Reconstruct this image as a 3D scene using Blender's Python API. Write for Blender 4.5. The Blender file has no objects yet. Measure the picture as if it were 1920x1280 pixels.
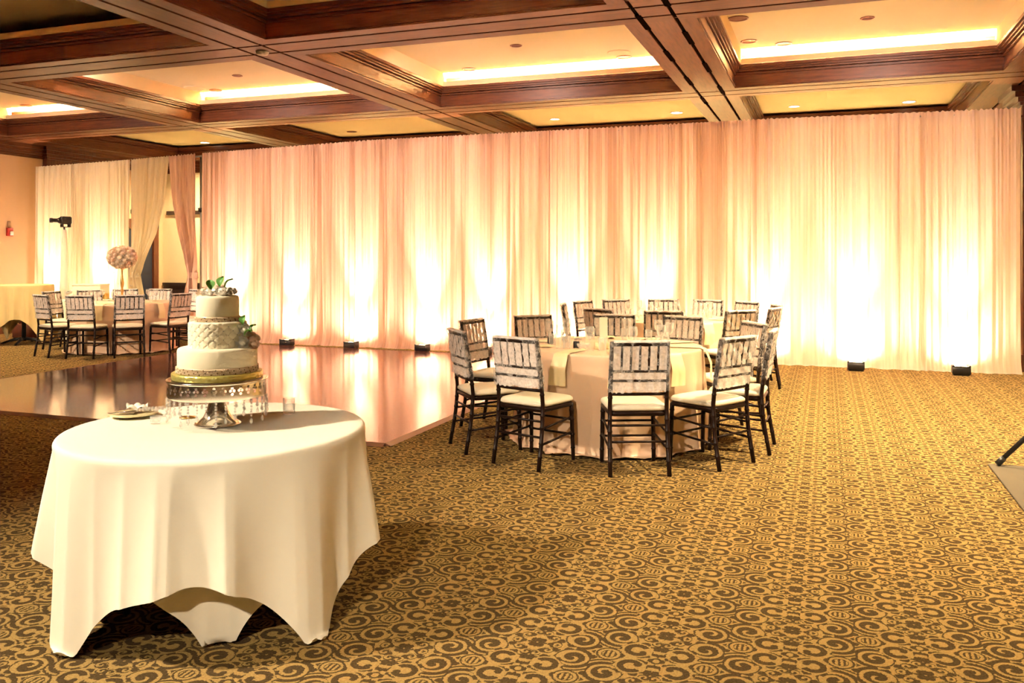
import bpy, math, random
from math import sin, cos, pi, sqrt, atan2, radians as R
from mathutils import Vector, Matrix
random.seed(7)
SC = bpy.context.scene
COL = SC.collection

# ------------------------------------------------------------------ mesh builder
class MB:
    def __init__(s): s.v=[]; s.f=[]; s.sm=[]; s.mi=[]; s.cur=0
    def face(s, idx, smooth=False): s.f.append(tuple(idx)); s.sm.append(smooth); s.mi.append(s.cur)
    def box(s, x0,x1,y0,y1,z0,z1, M=None):
        b=len(s.v)
        P=[(x0,y0,z0),(x1,y0,z0),(x1,y1,z0),(x0,y1,z0),(x0,y0,z1),(x1,y0,z1),(x1,y1,z1),(x0,y1,z1)]
        if M is not None: P=[tuple(M@Vector(p)) for p in P]
        s.v+=P
        for q in ((0,3,2,1),(4,5,6,7),(0,1,5,4),(1,2,6,5),(2,3,7,6),(3,0,4,7)): s.face([b+i for i in q])
        return s
    def bevbox(s, x0,x1,y0,y1,z0,z1,r=.01,n=3, M=None):
        # box with rounded vertical corners and chamfered top/bottom
        cx,cy=(x0+x1)/2,(y0+y1)/2; hx,hy=(x1-x0)/2,(y1-y0)/2
        def ring(ins,z):
            P=[]; rr=max(r-ins*.3,.0005)
            for k,(sx,sy) in enumerate(((1,1),(-1,1),(-1,-1),(1,-1))):
                for j in range(n+1):
                    a=k*pi/2+j/n*pi/2
                    P.append((cx+sx*(hx-ins-rr)+rr*cos(a), cy+sy*(hy-ins-rr)+rr*sin(a), z))
            return P
        e=min(r*.5,(z1-z0)*.3)
        s.loft([ring(e,z0),ring(0,z0+e),ring(0,z1-e),ring(e,z1)],cap=True,M=M)
        return s
    def loft(s, rings, close=True, cap=False, smooth=True, M=None):
        b=len(s.v); n=len(rings[0])
        for r in rings:
            for p in r:
                s.v.append(tuple(M@Vector(p)) if M is not None else tuple(p))
        for i in range(len(rings)-1):
            for j in range(n if close else n-1):
                k=(j+1)%n
                s.face((b+i*n+j,b+i*n+k,b+(i+1)*n+k,b+(i+1)*n+j),smooth)
        if cap:
            s.face([b+j for j in range(n)][::-1]); m=b+(len(rings)-1)*n
            s.face([m+j for j in range(n)])
        return s
    def lathe(s, prof, c=(0,0,0), n=24, cap=True, M=None, smooth=True):
        rings=[[(c[0]+r*cos(2*pi*j/n), c[1]+r*sin(2*pi*j/n), c[2]+z) for j in range(n)] for r,z in prof]
        return s.loft(rings,cap=cap,M=M,smooth=smooth)
    def tube(s, pts, rad, n=8, cap=True, M=None):
        P=[Vector(p) for p in pts]
        if not hasattr(rad,'__len__'): rad=[rad]*len(P)
        rings=[]; prev=None
        for i,p in enumerate(P):
            d=(P[min(i+1,len(P)-1)]-P[max(i-1,0)]).normalized()
            if prev is None:
                a=Vector((0,0,1)) if abs(d.z)<.9 else Vector((1,0,0))
                u=d.cross(a).normalized()
            else:
                u=(prev-d*prev.dot(d)).normalized()
            prev=u; w=d.cross(u)
            rings.append([tuple(p+rad[i]*(cos(2*pi*j/n)*u+sin(2*pi*j/n)*w)) for j in range(n)])
        return s.loft(rings,cap=cap,M=M)
    def grid(s, fn, nu, nv, wrap=False, smooth=True):
        b=len(s.v)
        for i in range(nv+1):
            for j in range(nu if wrap else nu+1):
                s.v.append(tuple(fn(j/nu,i/nv)))
        w=nu if wrap else nu+1
        for i in range(nv):
            for j in range(nu):
                k=(j+1)%w if wrap else j+1
                s.face((b+i*w+j,b+i*w+k,b+(i+1)*w+k,b+(i+1)*w+j),smooth)
        return s
    def ball(s, c, r, n=10, m=7, sc=(1,1,1), M=None):
        rings=[]
        for i in range(m+1):
            a=-pi/2+pi*i/m; rr=max(cos(a),.02)
            rings.append([(c[0]+r*sc[0]*rr*cos(2*pi*j/n), c[1]+r*sc[1]*rr*sin(2*pi*j/n), c[2]+r*sc[2]*sin(a)) for j in range(n)])
        return s.loft(rings,cap=True,M=M)
    def build(s, name, mat, parent=None, loc=(0,0,0), rz=0, label=None):
        me=bpy.data.meshes.new(name)
        me.from_pydata(s.v,[],s.f)
        me.polygons.foreach_set('use_smooth',s.sm)
        mats=mat if isinstance(mat,(list,tuple)) else [mat]
        for m in mats: me.materials.append(m)
        if len(mats)>1: me.polygons.foreach_set('material_index',s.mi)
        me.update()
        o=bpy.data.objects.new(name,me); COL.objects.link(o)
        o.location=loc; o.rotation_euler=(0,0,rz)
        if parent is not None: o.parent=parent
        if label: o['label']=label
        return o

def tag(o,label,cat,group=None,kind=None):
    o['label']=label; o['category']=cat
    if group: o['group']=group
    if kind: o['kind']=kind
    return o
def thing(name,label,cat,loc=(0,0,0),rz=0,group=None):
    o=bpy.data.objects.new(name,None); COL.objects.link(o)
    o.empty_display_size=.1; o.location=loc; o.rotation_euler=(0,0,rz)
    return tag(o,label,cat,group)
def struct(name,mb,mat,label=None):
    o=mb.build(name,mat); o['kind']='structure'
    if label: o['label']=label
    return o
def copy_tree(o,parent=None):
    c=o.copy(); COL.objects.link(c)
    if parent is not None: c.parent=parent
    for ch in list(o.children): copy_tree(ch,c)
    return c
def place(proto,first,loc,rz,label,group=None):
    o=proto if first else copy_tree(proto)
    o.location=loc; o.rotation_euler=(0,0,rz); o['label']=label
    if group: o['group']=group
    return o

# ------------------------------------------------------------------ node helpers
class S:
    """socket wrapper with arithmetic"""
    def __init__(s,nt,k): s.nt=nt; s.k=k
    def _m(s,op,*a):
        n=s.nt.nodes.new('ShaderNodeMath'); n.operation=op
        for i,x in enumerate((s,)+a):
            if isinstance(x,S): s.nt.links.new(x.k,n.inputs[i])
            else: n.inputs[i].default_value=float(x)
        return S(s.nt,n.outputs[0])
    def __add__(s,o): return s._m('ADD',o)
    __radd__=__add__
    def __sub__(s,o): return s._m('SUBTRACT',o)
    def __rsub__(s,o): return (s*-1)+o
    def __mul__(s,o): return s._m('MULTIPLY',o)
    __rmul__=__mul__
    def __truediv__(s,o): return s._m('DIVIDE',o)
    def lt(s,o): return s._m('LESS_THAN',o)
    def gt(s,o): return s._m('GREATER_THAN',o)
    def mx(s,o): return s._m('MAXIMUM',o)
    def mn(s,o): return s._m('MINIMUM',o)
    def abs(s): return s._m('ABSOLUTE')
    def sin(s): return s._m('SINE')
    def cos(s): return s._m('COSINE')
    def fract(s): return s._m('FRACT')
    def floor(s): return s._m('FLOOR')
    def sqrt(s): return s._m('SQRT')
    def pong(s,o): return s._m('PINGPONG',o)
    def pow(s,o): return s._m('POWER',o)
    def atan2(s,o): return s._m('ARCTAN2',o)
    def inv(s): return 1-s
    def step(s,a,b):   # smoothstep
        n=s.nt.nodes.new('ShaderNodeMapRange'); n.interpolation_type='SMOOTHSTEP'
        s.nt.links.new(s.k,n.inputs['Value']); n.inputs['From Min'].default_value=a; n.inputs['From Max'].default_value=b
        return S(s.nt,n.outputs[0])

class Mat:
    def __init__(s,name):
        s.m=bpy.data.materials.new(name); s.m.use_nodes=True; s.nt=s.m.node_tree
        s.nt.nodes.clear(); s.out=s.nt.nodes.new('ShaderNodeOutputMaterial')
        s.tc=s.nt.nodes.new('ShaderNodeTexCoord')
    def node(s,t): return s.nt.nodes.new(t)
    def link(s,a,b): s.nt.links.new(a.k if isinstance(a,S) else a,b)
    def xyz(s,which='Object'):
        n=s.node('ShaderNodeSeparateXYZ'); s.nt.links.new(s.tc.outputs[which],n.inputs[0])
        return [S(s.nt,n.outputs[i]) for i in range(3)]
    def noise(s,scale,detail=2,rough=.5,scl=None,which='Object',vec=None):
        n=s.node('ShaderNodeTexNoise'); n.inputs['Scale'].default_value=scale; n.inputs['Detail'].default_value=detail; n.inputs['Roughness'].default_value=rough
        src=vec if vec is not None else s.tc.outputs[which]
        if scl:
            mp=s.node('ShaderNodeMapping'); mp.inputs['Scale'].default_value=scl; s.nt.links.new(src,mp.inputs[0]); src=mp.outputs[0]
        s.nt.links.new(src,n.inputs['Vector'])
        return S(s.nt,n.outputs[0])
    def vor(s,scale,feature='F1',scl=None,rand=1):
        n=s.node('ShaderNodeTexVoronoi'); n.feature=feature; n.inputs['Scale'].default_value=scale; n.inputs['Randomness'].default_value=rand
        src=s.tc.outputs['Object']
        if scl:
            mp=s.node('ShaderNodeMapping'); mp.inputs['Scale'].default_value=scl; s.nt.links.new(src,mp.inputs[0]); src=mp.outputs[0]
        s.nt.links.new(src,n.inputs['Vector'])
        return S(s.nt,n.outputs[0])
    def mix(s,f,a,b):
        n=s.node('ShaderNodeMix'); n.data_type='RGBA'
        for sock,x in ((n.inputs[0],f),(n.inputs[6],a),(n.inputs[7],b)):
            if isinstance(x,S): s.nt.links.new(x.k,sock)
            elif hasattr(x,'__len__'): sock.default_value=tuple(x)+(1,) if len(x)==3 else x
            else: sock.default_value=x
        return S(s.nt,n.outputs[2])
    def P(s,base,rough=.5,metal=0,spec=.5,trans=0,ior=1.5,sheen=0,coat=0,emis=None,estr=0):
        p=s.node('ShaderNodeBsdfPrincipled')
        if isinstance(base,S): s.link(base,p.inputs['Base Color'])
        else: p.inputs['Base Color'].default_value=tuple(base)+(1,)
        if isinstance(rough,S): s.link(rough,p.inputs['Roughness'])
        else: p.inputs['Roughness'].default_value=rough
        p.inputs['Metallic'].default_value=metal; p.inputs['Specular IOR Level'].default_value=spec
        p.inputs['Transmission Weight'].default_value=trans; p.inputs['IOR'].default_value=ior
        p.inputs['Sheen Weight'].default_value=sheen; p.inputs['Coat Weight'].default_value=coat
        if emis is not None:
            p.inputs['Emission Color'].default_value=tuple(emis)+(1,); p.inputs['Emission Strength'].default_value=estr
        s.p=p; s.sh=p.outputs[0]; s.nt.links.new(s.sh,s.out.inputs[0]); return s
    def D(s,base):
        p=s.node('ShaderNodeBsdfDiffuse')
        if isinstance(base,S): s.link(base,p.inputs[0])
        else: p.inputs[0].default_value=tuple(base)+(1,)
        s.p=p; s.sh=p.outputs[0]; s.nt.links.new(s.sh,s.out.inputs[0]); return s
    def bump(s,h,strength=.3,dist=.01):
        b=s.node('ShaderNodeBump'); b.inputs['Strength'].default_value=strength; b.inputs['Distance'].default_value=dist
        s.link(h,b.inputs['Height']); s.nt.links.new(b.outputs[0],s.p.inputs['Normal']); return s
    def alpha(s,a):
        t=s.node('ShaderNodeBsdfTransparent'); m=s.node('ShaderNodeMixShader')
        if isinstance(a,S): s.link(a,m.inputs[0])
        else: m.inputs[0].default_value=a
        s.nt.links.new(t.outputs[0],m.inputs[1]); s.nt.links.new(s.sh,m.inputs[2])
        s.sh=m.outputs[0]; s.nt.links.new(s.sh,s.out.inputs[0]); return s
    def translucent(s,f,col):
        t=s.node('ShaderNodeBsdfTranslucent'); m=s.node('ShaderNodeMixShader'); m.inputs[0].default_value=f
        if isinstance(col,S): s.link(col,t.inputs[0])
        else: t.inputs[0].default_value=tuple(col)+(1,)
        s.nt.links.new(s.sh,m.inputs[1]); s.nt.links.new(t.outputs[0],m.inputs[2])
        s.sh=m.outputs[0]; s.nt.links.new(s.sh,s.out.inputs[0]); return s

def simple(name,c1,c2=None,scale=8,rough=.5,**k):
    m=Mat(name)
    base=m.mix(m.noise(scale,1),c1,c2) if c2 else c1
    if rough>=.6 and not k: m.D(base)
    else: m.P(base,rough,**k)
    return m.m

# ------------------------------------------------------------------ materials
def wood_mat(name,c1,c2,scl,rough=.3,coat=.3):
    m=Mat(name); g=m.noise(3,3,.6,scl)
    m.P(m.mix(g.step(.3,.75),c1,c2),rough,spec=.5+coat*.5); return m.m
WOODX=wood_mat('lacquered_mahogany_x',(.165,.050,.016),(.090,.025,.008),(1.2,14,14),.38,-.3)
WOODY=wood_mat('lacquered_mahogany_y',(.165,.050,.016),(.090,.025,.008),(14,1.2,14),.38,-.3)
WOODZ=wood_mat('lacquered_mahogany_z',(.15,.044,.018),(.08,.022,.009),(14,14,1.2))
GROOVE=simple('dark_groove',(.012,.006,.004),rough=.8)
CEIL=simple('cream_ceiling_paint',(.84,.74,.50),(.81,.70,.46),.8,.9)
WALL=simple('peach_wall_paint',(.72,.46,.27),(.69,.44,.26),1.5,.85)
WALLB=simple('beige_wallcovering',(.72,.60,.38),(.66,.55,.35),30,.85)
NAVY=simple('dark_blue_door_paint',(.020,.024,.040),rough=.45)
DARKW=wood_mat('dark_wainscot',(.028,.014,.012),(.014,.008,.007),(14,14,1.2),.4)
CHAIRW=wood_mat('dark_mahogany_chair',(.017,.006,.0035),(.007,.003,.002),(20,20,3),.36,-.7)
CUSH=simple('ivory_vinyl_cushion',(.80,.72,.56),rough=.55)
SATIN=Mat('peach_satin')
SATIN.P(SATIN.mix(SATIN.noise(5,1,.5,(1,1,.3)),(.80,.52,.34),(.86,.62,.42)),.38); SATIN.bump(SATIN.noise(90,2,.6,(1,1,.12)),.12,.004); SATIN=SATIN.m
IVORY=Mat('ivory_polyester_cloth'); IVORY.D((.92,.86,.71)); IVORY=IVORY.m
YELCL=simple('pale_yellow_cloth',(.80,.62,.30),(.76,.57,.27),4,.7)
GOLDNAP=simple('champagne_satin_napkin',(.90,.74,.44),(.86,.70,.40),9,.45)
BLACK=simple('black_plastic',(.012,.011,.011),rough=.4)
BLACKM=simple('black_metal',(.015,.013,.012),rough=.35,metal=.3)
GREYM=simple('grey_metal',(.30,.28,.25),rough=.35,metal=.8)
CHROME=simple('polished_silver',(.90,.84,.76),rough=.14,metal=1)
GOLD=simple('antique_gold',(.75,.50,.18),(.6,.38,.12),30,.28,metal=1)
CAKE=simple('ivory_fondant',(.97,.89,.68),(.96,.88,.66),4,.6)
PETALW=simple('white_sugar_petal',(1,.95,.85),(.98,.92,.80),20,.6)
PETALP=simple('blush_petal',(.98,.74,.56),(.92,.60,.44),20,.6)
PETALC=simple('cream_rose_petal',(1,.86,.68),(.96,.74,.55),20,.6)
LEAF=simple('green_leaf',(.16,.40,.07),(.10,.30,.05),30,.5)
CANDLE=simple('white_wax',(.9,.82,.68),rough=.5)
RED=simple('red_plastic',(.55,.03,.02),rough=.4)
WHITEP=simple('white_plastic',(.82,.78,.70),rough=.45)
BROWN=simple('brown_leather',(.13,.035,.015),(.08,.02,.01),12,.5)
PAPER=simple('cream_card',(.90,.80,.60),rough=.7)
PURPLE=simple('purple_ribbon',(.16,.05,.16),rough=.5)
GREY=Mat('grey_vinyl_mat'); GREY.D(GREY.mix(GREY.noise(4,1),(.12,.10,.075),(.15,.12,.085))); GREY=GREY.m
BOARD=Mat('gold_foil'); BOARD.P(BOARD.mix(BOARD.vor(60),(.72,.62,.14),(.86,.80,.30)),.3,metal=.65); BOARD.bump(BOARD.vor(70),.5,.004); BOARD=BOARD.m
def glass(name,a=.28):
    m=Mat(name); m.P((.95,.92,.85),.05,spec=.9); lw=m.node('ShaderNodeLayerWeight'); lw.inputs[0].default_value=.35
    m.alpha(S(m.nt,lw.outputs['Facing'])*.55+a*.2); return m.m
GLASS=glass('clear_glass')
CRYST=Mat('cut_crystal'); CRYST.P((.95,.90,.82),.03,spec=1,ior=1.6,metal=.25).alpha(.45); CRYST=CRYST.m
LENS=Mat('uplight_lens'); LENS.P((1,.8,.5),.3,emis=(1,.72,.40),estr=14); LENS=LENS.m
BULB=Mat('lit_lamp'); BULB.P((1,.9,.7),.3,emis=(1,.88,.62),estr=9); BULB=BULB.m
for _m in (LENS,BULB): _m.cycles.emission_sampling='NONE'
BLUEL=Mat('blue_lens_glass'); BLUEL.P((.06,.06,.5),.05,spec=1,coat=1); BLUEL=BLUEL.m
BRONZE=simple('dark_bronze_reflector',(.20,.07,.04),rough=.35,metal=.5)

def carpet():
    m=Mat('damask_carpet'); x,y,z=m.xyz()
    n=m.noise(130,1)
    x=x+.590+(n-.5)*.013; y=y-3.391+(n-.5)*.010
    ax=x.pong(.463); ay=y.pong(.225)
    fl=ax.gt(.2315); X=ax+fl*(.463-2*ax); Y=ay+fl*(.225-2*ay)
    def D(cx,cy):
        a=X-cx; b=Y-cy; return a,b,(a*a+b*b).sqrt()
    d=None
    def on(k):
        nonlocal d
        d=k if d is None else d.mx(k)
    def off(k):
        nonlocal d
        d=d*k.inv()
    # leafy darts between the scrolls
    on(((X*78+Y*30).sin()*(Y*92-X*24).sin()).gt(.16))
    # bracket band beside the big rings
    a,b,r=D(.163,.077)
    on(X.gt(.158)*r.lt(.102)); off(r.gt(.082)*r.lt(.092)*X.gt(.150))
    on(X.lt(.052)*Y.gt(.115)*((X*120).sin()*(Y*150).sin()).gt(.05))
    # small curls round the star: pick the nearest of three, one evaluation
    s1=(Y-X*.42).lt(0); s2=(Y-X*2.1).gt(0)
    a,b,r=D(.056+s1*.020-s2*.038,.052-s1*.048+s2*.034)
    on(r.lt(.024)); sp=(b.atan2(a)*(1/(2*pi))+r*48).fract(); off(r.lt(.021)*sp.gt(.52))
    # tulip and eye on the far edge
    a,b,r=D(.178,.225); on(r.lt(.050)); off((r-.036).abs().lt(.006)); off(r.lt(.026)*(a*330).sin().gt(-.1))
    a,b,r=D(.0,.222); on(r.lt(.021)); off(r.lt(.012))
    # big ring scroll or C scroll, whichever is nearer
    k=((X-.123)*.080-(Y-.1175)*.081).gt(0)
    a,b,r=D(.083+k*.080,.158-k*.081); th=b.atan2(a)*(1/(2*pi))
    q=r*(1/.050)-k*r*(1/.050-1/.068); o=k.inv(); ta=th.abs()
    off(q.lt(1.15)*o)
    on(o*(q-.74).abs().lt(.25)*ta.lt(.405)); on(o*((a+.024)*(a+.024)+(b-.016)*(b-.016)).lt(.00020))
    on(q.lt(1)*k); off(k*(q-.80).abs().lt(.11)*(th-.40).abs().gt(.05))
    off(k*(th*-1+q*1.35+.55).fract().gt(.70)*q.lt(.70)*q.gt(.10))
    # star
    a,b,r=D(0,0); on(r.lt((b.atan2(a)*8).cos()*.009+.032)); off(r.lt(.004))
    fz=n.step(.3,.7)
    lo=m.mix(fz,(.285,.180,.062),(.38,.25,.092)); dk=m.mix(fz,(.060,.038,.019),(.090,.058,.029))
    m.D(m.mix(d,lo,dk))
    return m.m
CARPET=carpet()

def dance():
    m=Mat('polished_parquet'); x,y,z=m.xyz()
    cx=(x/.91).floor(); cy=(y/.91).floor()
    par=((cx+cy)*.5).fract().gt(.25)
    u=x+par*(y-x); strip=(u/.076).floor()
    wn=m.node('ShaderNodeTexWhiteNoise'); wn.noise_dimensions='3D'
    cb=m.node('ShaderNodeCombineXYZ'); m.link(strip,cb.inputs[0]); m.link(cx,cb.inputs[1]); m.link(cy,cb.inputs[2]); m.link(cb.outputs[0],wn.inputs[0])
    v=S(m.nt,wn.outputs[0]); g=m.noise(4,3,.6,(6,6,1))
    m.P(m.mix(v*.7+g*.3,(.085,.030,.020),(.135,.055,.038)),.12,spec=1.0); m.p.inputs['IOR'].default_value=1.9
    m.p.inputs['Specular Tint'].default_value=(1,.86,.84,1)
    return m.m
DANCE=dance()

def curtain_mat(name,c1,c2,tr=.35):
    m=Mat(name); st=m.noise(1,2,.65,(7,.5,.06)); fine=m.noise(1,1,.6,(45,1,.25))
    c=m.mix((st*.75+fine*.35).step(.36,.72),c1,c2)
    m.D(c); m.translucent(tr,c); return m.m
PEACH=curtain_mat('sheer_peach_voile',(.60,.35,.25),(.86,.59,.45))
CREAMV=curtain_mat('sheer_cream_voile',(.78,.64,.42),(.86,.73,.50))
CREAMR=curtain_mat('sheer_ivory_voile',(.78,.55,.42),(.88,.69,.56))

def lace():
    # stretched voile-backed lace: sheerest where it is pulled tight over the rails and spindles
    m=Mat('white_lace'); n=m.noise(55,1,.6); b=m.noise(16,1); x,y,z=m.xyz()
    m.D((.97,.90,.85)); m.translucent(.22,(.95,.82,.76))
    ax=((x+.15625)/.0625).fract()-.5
    sp=ax.abs().lt(.13)*z.gt(.725)*z.lt(.895)*x.abs().lt(.155)
    rl=((z-.902).abs().lt(.012)).mx((z-.715).abs().lt(.010)).mx((z-.650).abs().lt(.010))
    ps=x.abs().gt(.184)
    t=sp.mx(rl).mx(ps)
    a=(n+b*.6-.8)*1.9
    op=.86+(n-.5)*.7
    m.alpha((op-t*(a+.62).mx(.1).mn(.85)).mx(.05).mn(1)); return m.m
LACE=lace()

def apron():
    m=Mat('pierced_silver_apron'); x,y,z=m.xyz()
    a=(y.atan2(x)*(36/(2*pi))).fract()-.5; v=z
    holes=None
    for hx,hz in ((0,.030),(-.2,.044),(.2,.044),(.0,.056)):
        q=(a-hx)*.037; w=v-hz; k=(q*q+w*w).sqrt().lt(.0062); holes=k if holes is None else holes.mx(k)
    m.P((.86,.79,.70),.2,metal=1); m.alpha(holes.inv()*.97+.03); return m.m
APRON=apron()

# ------------------------------------------------------------------ room shell
XL,XR,YB,YF=-14.9,3.4,16.4,-5.4
SOF=3.70
m=MB(); m.box(XL-.3,XR+.3,YF-.3,YB+.3,-.15,0); struct('floor',m,CARPET)
BX=[(XL,-14.04),(-10.40,-9.72),(-6.05,-5.35),(-1.80,-1.12),(1.98,XR)]
AY=[(YF,-4.7),(-1.05,-.35),(3.15,3.85),(7.33,8.03),(11.55,12.18),(15.92,YB)]
tn=[0]
def trim(mb,mats,label=None):
    tn[0]+=1; return struct('trim_%d'%tn[0],mb,mats,label)
def strips(a,b):   # plank strips and grooves across a soffit of given extent
    w=b-a; g=.038; p=.24*w
    return [(a,a+p),(a+p+g,b-p-g),(b-p,b)]
def zbeam(mb,x0,x1,y0,y1,ax,ps=None):
    # soffit planks running along axis ax with two dark grooves between
    for s0,s1 in strips(*( (y0,y1) if ax=='x' else (x0,x1))):
        if ax=='x': mb.box(x0,x1,s0,s1,SOF,SOF+.02)
        else: mb.box(s0,s1,y0,y1,SOF,SOF+.02)
for i,(y0,y1) in enumerate(AY):
    m=MB(); xs=[XL]
    for j,(x0,x1) in enumerate(BX):
        if j: zbeam(m,BX[j-1][1],x0,y0,y1,'x')
        for s0,s1 in strips(x0,x1):
            for t0,t1 in strips(y0,y1): m.box(s0,s1,t0,t1,SOF,SOF+.02)
    m.cur=1; m.box(XL,XR,y0+.03,y1-.03,SOF+.018,SOF+.03)
    m.cur=0; m.box(XL,XR,y0+.004,y1-.004,SOF+.0201,4.0)
    m.box(XL,XR,(y0+y1)/2-.05,(y0+y1)/2+.05,4.0,4.3)
    trim(m,[WOODX,GROOVE])
for j,(x0,x1) in enumerate(BX):
    m=MB()
    for i in range(len(AY)-1):
        y0,y1=AY[i][1],AY[i+1][0]
        m.cur=0; zbeam(m,x0,x1,y0,y1,'y')
        m.cur=1; m.box(x0+.03,x1-.03,y0,y1,SOF+.018,SOF+.0195)
        m.cur=0; m.box(x0+.004,x1-.004,y0,y1,SOF+.0201,4.0)
        m.box((x0+x1)/2-.05,(x0+x1)/2+.05,y0,y1,4.0,4.3)
    if j==3:
        m.cur=1
        p=.24*(x1-x0)
        for k in range(10):
            yy=5.6+k*.72
            xx=x0+p if k%2 else x1-p-.038
            m.box(xx-.010,xx+.048,yy,yy+.52,SOF-.002,SOF+.019)
    trim(m,[WOODY,GROOVE])
# coffer crowns, ceiling panels, light coves
ceil=MB(); lipm=MB()
for j in range(len(BX)-1):
    for i in range(len(AY)-1):
        x0,x1=BX[j][1],BX[j+1][0]; y0,y1=AY[i][1],AY[i+1][0]
        m=MB()
        def frame(mb,off,z0,z1,th=.12):
            o=off
            mb.box(x0,x1,y0-th*0,y0+o,z0,z1); mb.box(x0,x1,y1-o,y1,z0,z1)
            mb.box(x0,x0+o,y0+o,y1-o,z0,z1); mb.box(x1-o,x1,y0+o,y1-o,z0,z1)
        frame(m,.012,SOF+.02,SOF+.06); frame(m,.018,3.865,3.885); frame(m,.040,3.90,3.925); frame(m,.062,3.925,3.95); frame(m,.088,3.95,3.985)
        trim(m,WOODX)
        zc=4.03 if i==4 else 4.18
        if i<4:
            lipm.box(x0+.088,x1-.088,y1-.105,y1-.09,3.985,4.052)
            lipm.box(x0+.088,x1-.088,y0+.09,y0+.105,3.985,4.052)
            # side walls of the raised tray
            lipm.box(x0+.07,x0+.088,y0,y1,3.985,zc); lipm.box(x1-.088,x1-.07,y0,y1,3.985,zc)
        ceil.box(x0-.4,x1+.4,y0-.33,y1+.33,zc,zc+.02)
ceil.box(XL-.3,XR+.3,YF-.3,YB+.3,4.31,4.4)
struct('ceiling',ceil,CEIL); trim(lipm,CEIL)
# walls
m=MB(); m.box(XL-.2,XL,YF,YB,0,4.3); struct('wall_left',m,WALL)
m=MB(); m.box(XL-.2,XR+.2,YB,YB+.2,0,4.3); struct('wall_back',m,WALLB)
m=MB(); m.box(XR,XR+.2,YF,YB,0,4.3); struct('wall_right',m,WALLB)
m=MB(); m.box(XL-.2,XR+.2,YF-.2,YF,0,4.3); struct('wall_front',m,WALL)
# crown on the left wall, below the wall beam
m=MB()
for off,z0,z1 in ((.03,3.46,3.49),(.05,3.49,3.53),(.09,3.53,3.57),(.14,3.57,3.63),(.20,3.63,3.70)): m.box(XL,XL+off,YF,YB,z0,z1)
trim(m,WOODY)
m=MB()
for off,z0,z1 in ((.03,3.46,3.49),(.05,3.49,3.53),(.09,3.53,3.57),(.14,3.57,3.63),(.20,3.63,3.70)): m.box(XL,XR,YB-off,YB,z0,z1)
trim(m,WOODX)
# pilasters
def pilaster(x0,x1,y0,y1,nm):
    m=MB(); m.box(x0,x1,y0,y1,0,3.7); m.box(x0-.02,x1+.02,y0-.02,y1+.02,0,.22)
    for o,z0,z1 in ((.02,3.30,3.33),(.03,3.46,3.5),(.06,3.5,3.56),(.10,3.56,3.63),(.15,3.63,3.70)): m.box(x0-o,x1+o,y0-o,y1+o,z0,z1)
    # raised panel lines
    m.box(x0-.012,x1+.012,y0+.1,y1-.1,.4,3.2); m.box(x0+.1,x1-.1,y0-.012,y1+.012,.4,3.2)
    trim(m,WOODZ)
pilaster(XL,XL+.12,13.05,14.0,'p'); pilaster(2.40,3.05,12.75,13.4,'p')
# baseboards, wainscot and door behind the drape opening
m=MB(); m.box(XL,XL+.02,YF,15.3,0,.16); struct('baseboard_left',m,WOODY)
m=MB(); m.box(XL+.04,XR,YB-.03,YB,0,.80); m.box(XL+.04,XR,YB-.06,YB,.80,.87)
for k in range(18): m.box(XL+.2+k*1.0,XL+.95+k*1.0,YB-.045,YB,.18,.70)
struct('baseboard_back',m,DARKW)
d=bpy.data.objects.new('door_1',None); COL.objects.link(d); d.location=(XL,15.55,0); d['kind']='structure'
m=MB(); m.box(0,.04,-.46,.46,0,2.12)
for z0,z1 in ((.2,.95),(1.1,1.95)):
    for y0,y1 in ((-.38,-.05),(.05,.38)): m.box(.04,.05,y0,y1,z0,z1)
m.build('door_leaf',NAVY,d)
m=MB(); m.box(0,.09,.47,.62,0,2.35); m.box(0,.09,-.62,-.47,0,2.35); m.box(0,.09,-.62,.62,2.15,2.35); m.build('door_frame',WOODZ,d)
m=MB(); m.box(.05,.06,-.06,.0,.80,1.0); m.tube([(.06,-.03,.92),(.10,-.03,.92),(.10,-.13,.92)],.012); m.build('door_handle',GOLD,d)
m=MB(); m.box(-14.75,-11.2,YB-.05,YB,2.48,2.57); trim(m,DARKW)

# dance floor
DX0,DX1,DY0,DY1=-9.35,-3.27,6.02,12.0
t=thing('dance_floor','portable polished dark parquet dance floor reflecting the lit drapes','dance floor',(0,0,0))
m=MB(); m.box(DX0,DX1,DY0,DY1,.001,.022); m.build('parquet_panel',DANCE,t)
m=MB()
def ramp(ax,a0,a1,b,out):
    if ax=='x': m.loft([[(a0,b,.001),(a0,b,.024),(a0,b+out,.002)],[(a1,b,.001),(a1,b,.024),(a1,b+out,.002)]],cap=True,smooth=False)
    else: m.loft([[(b,a0,.001),(b,a0,.024),(b+out,a0,.002)],[(b,a1,.001),(b,a1,.024),(b+out,a1,.002)]],cap=True,smooth=False)
ramp('x',DX0,DX1,DY0,-.05); ramp('x',DX0,DX1,DY1,.05); ramp('y',DY0,DY1,DX0,-.05); ramp('y',DY0,DY1,DX1,.05)
m.build('edge_trim',simple('brown_edge_trim',(.22,.10,.06),rough=.3),t,label='narrow bevelled brown edging')

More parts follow.
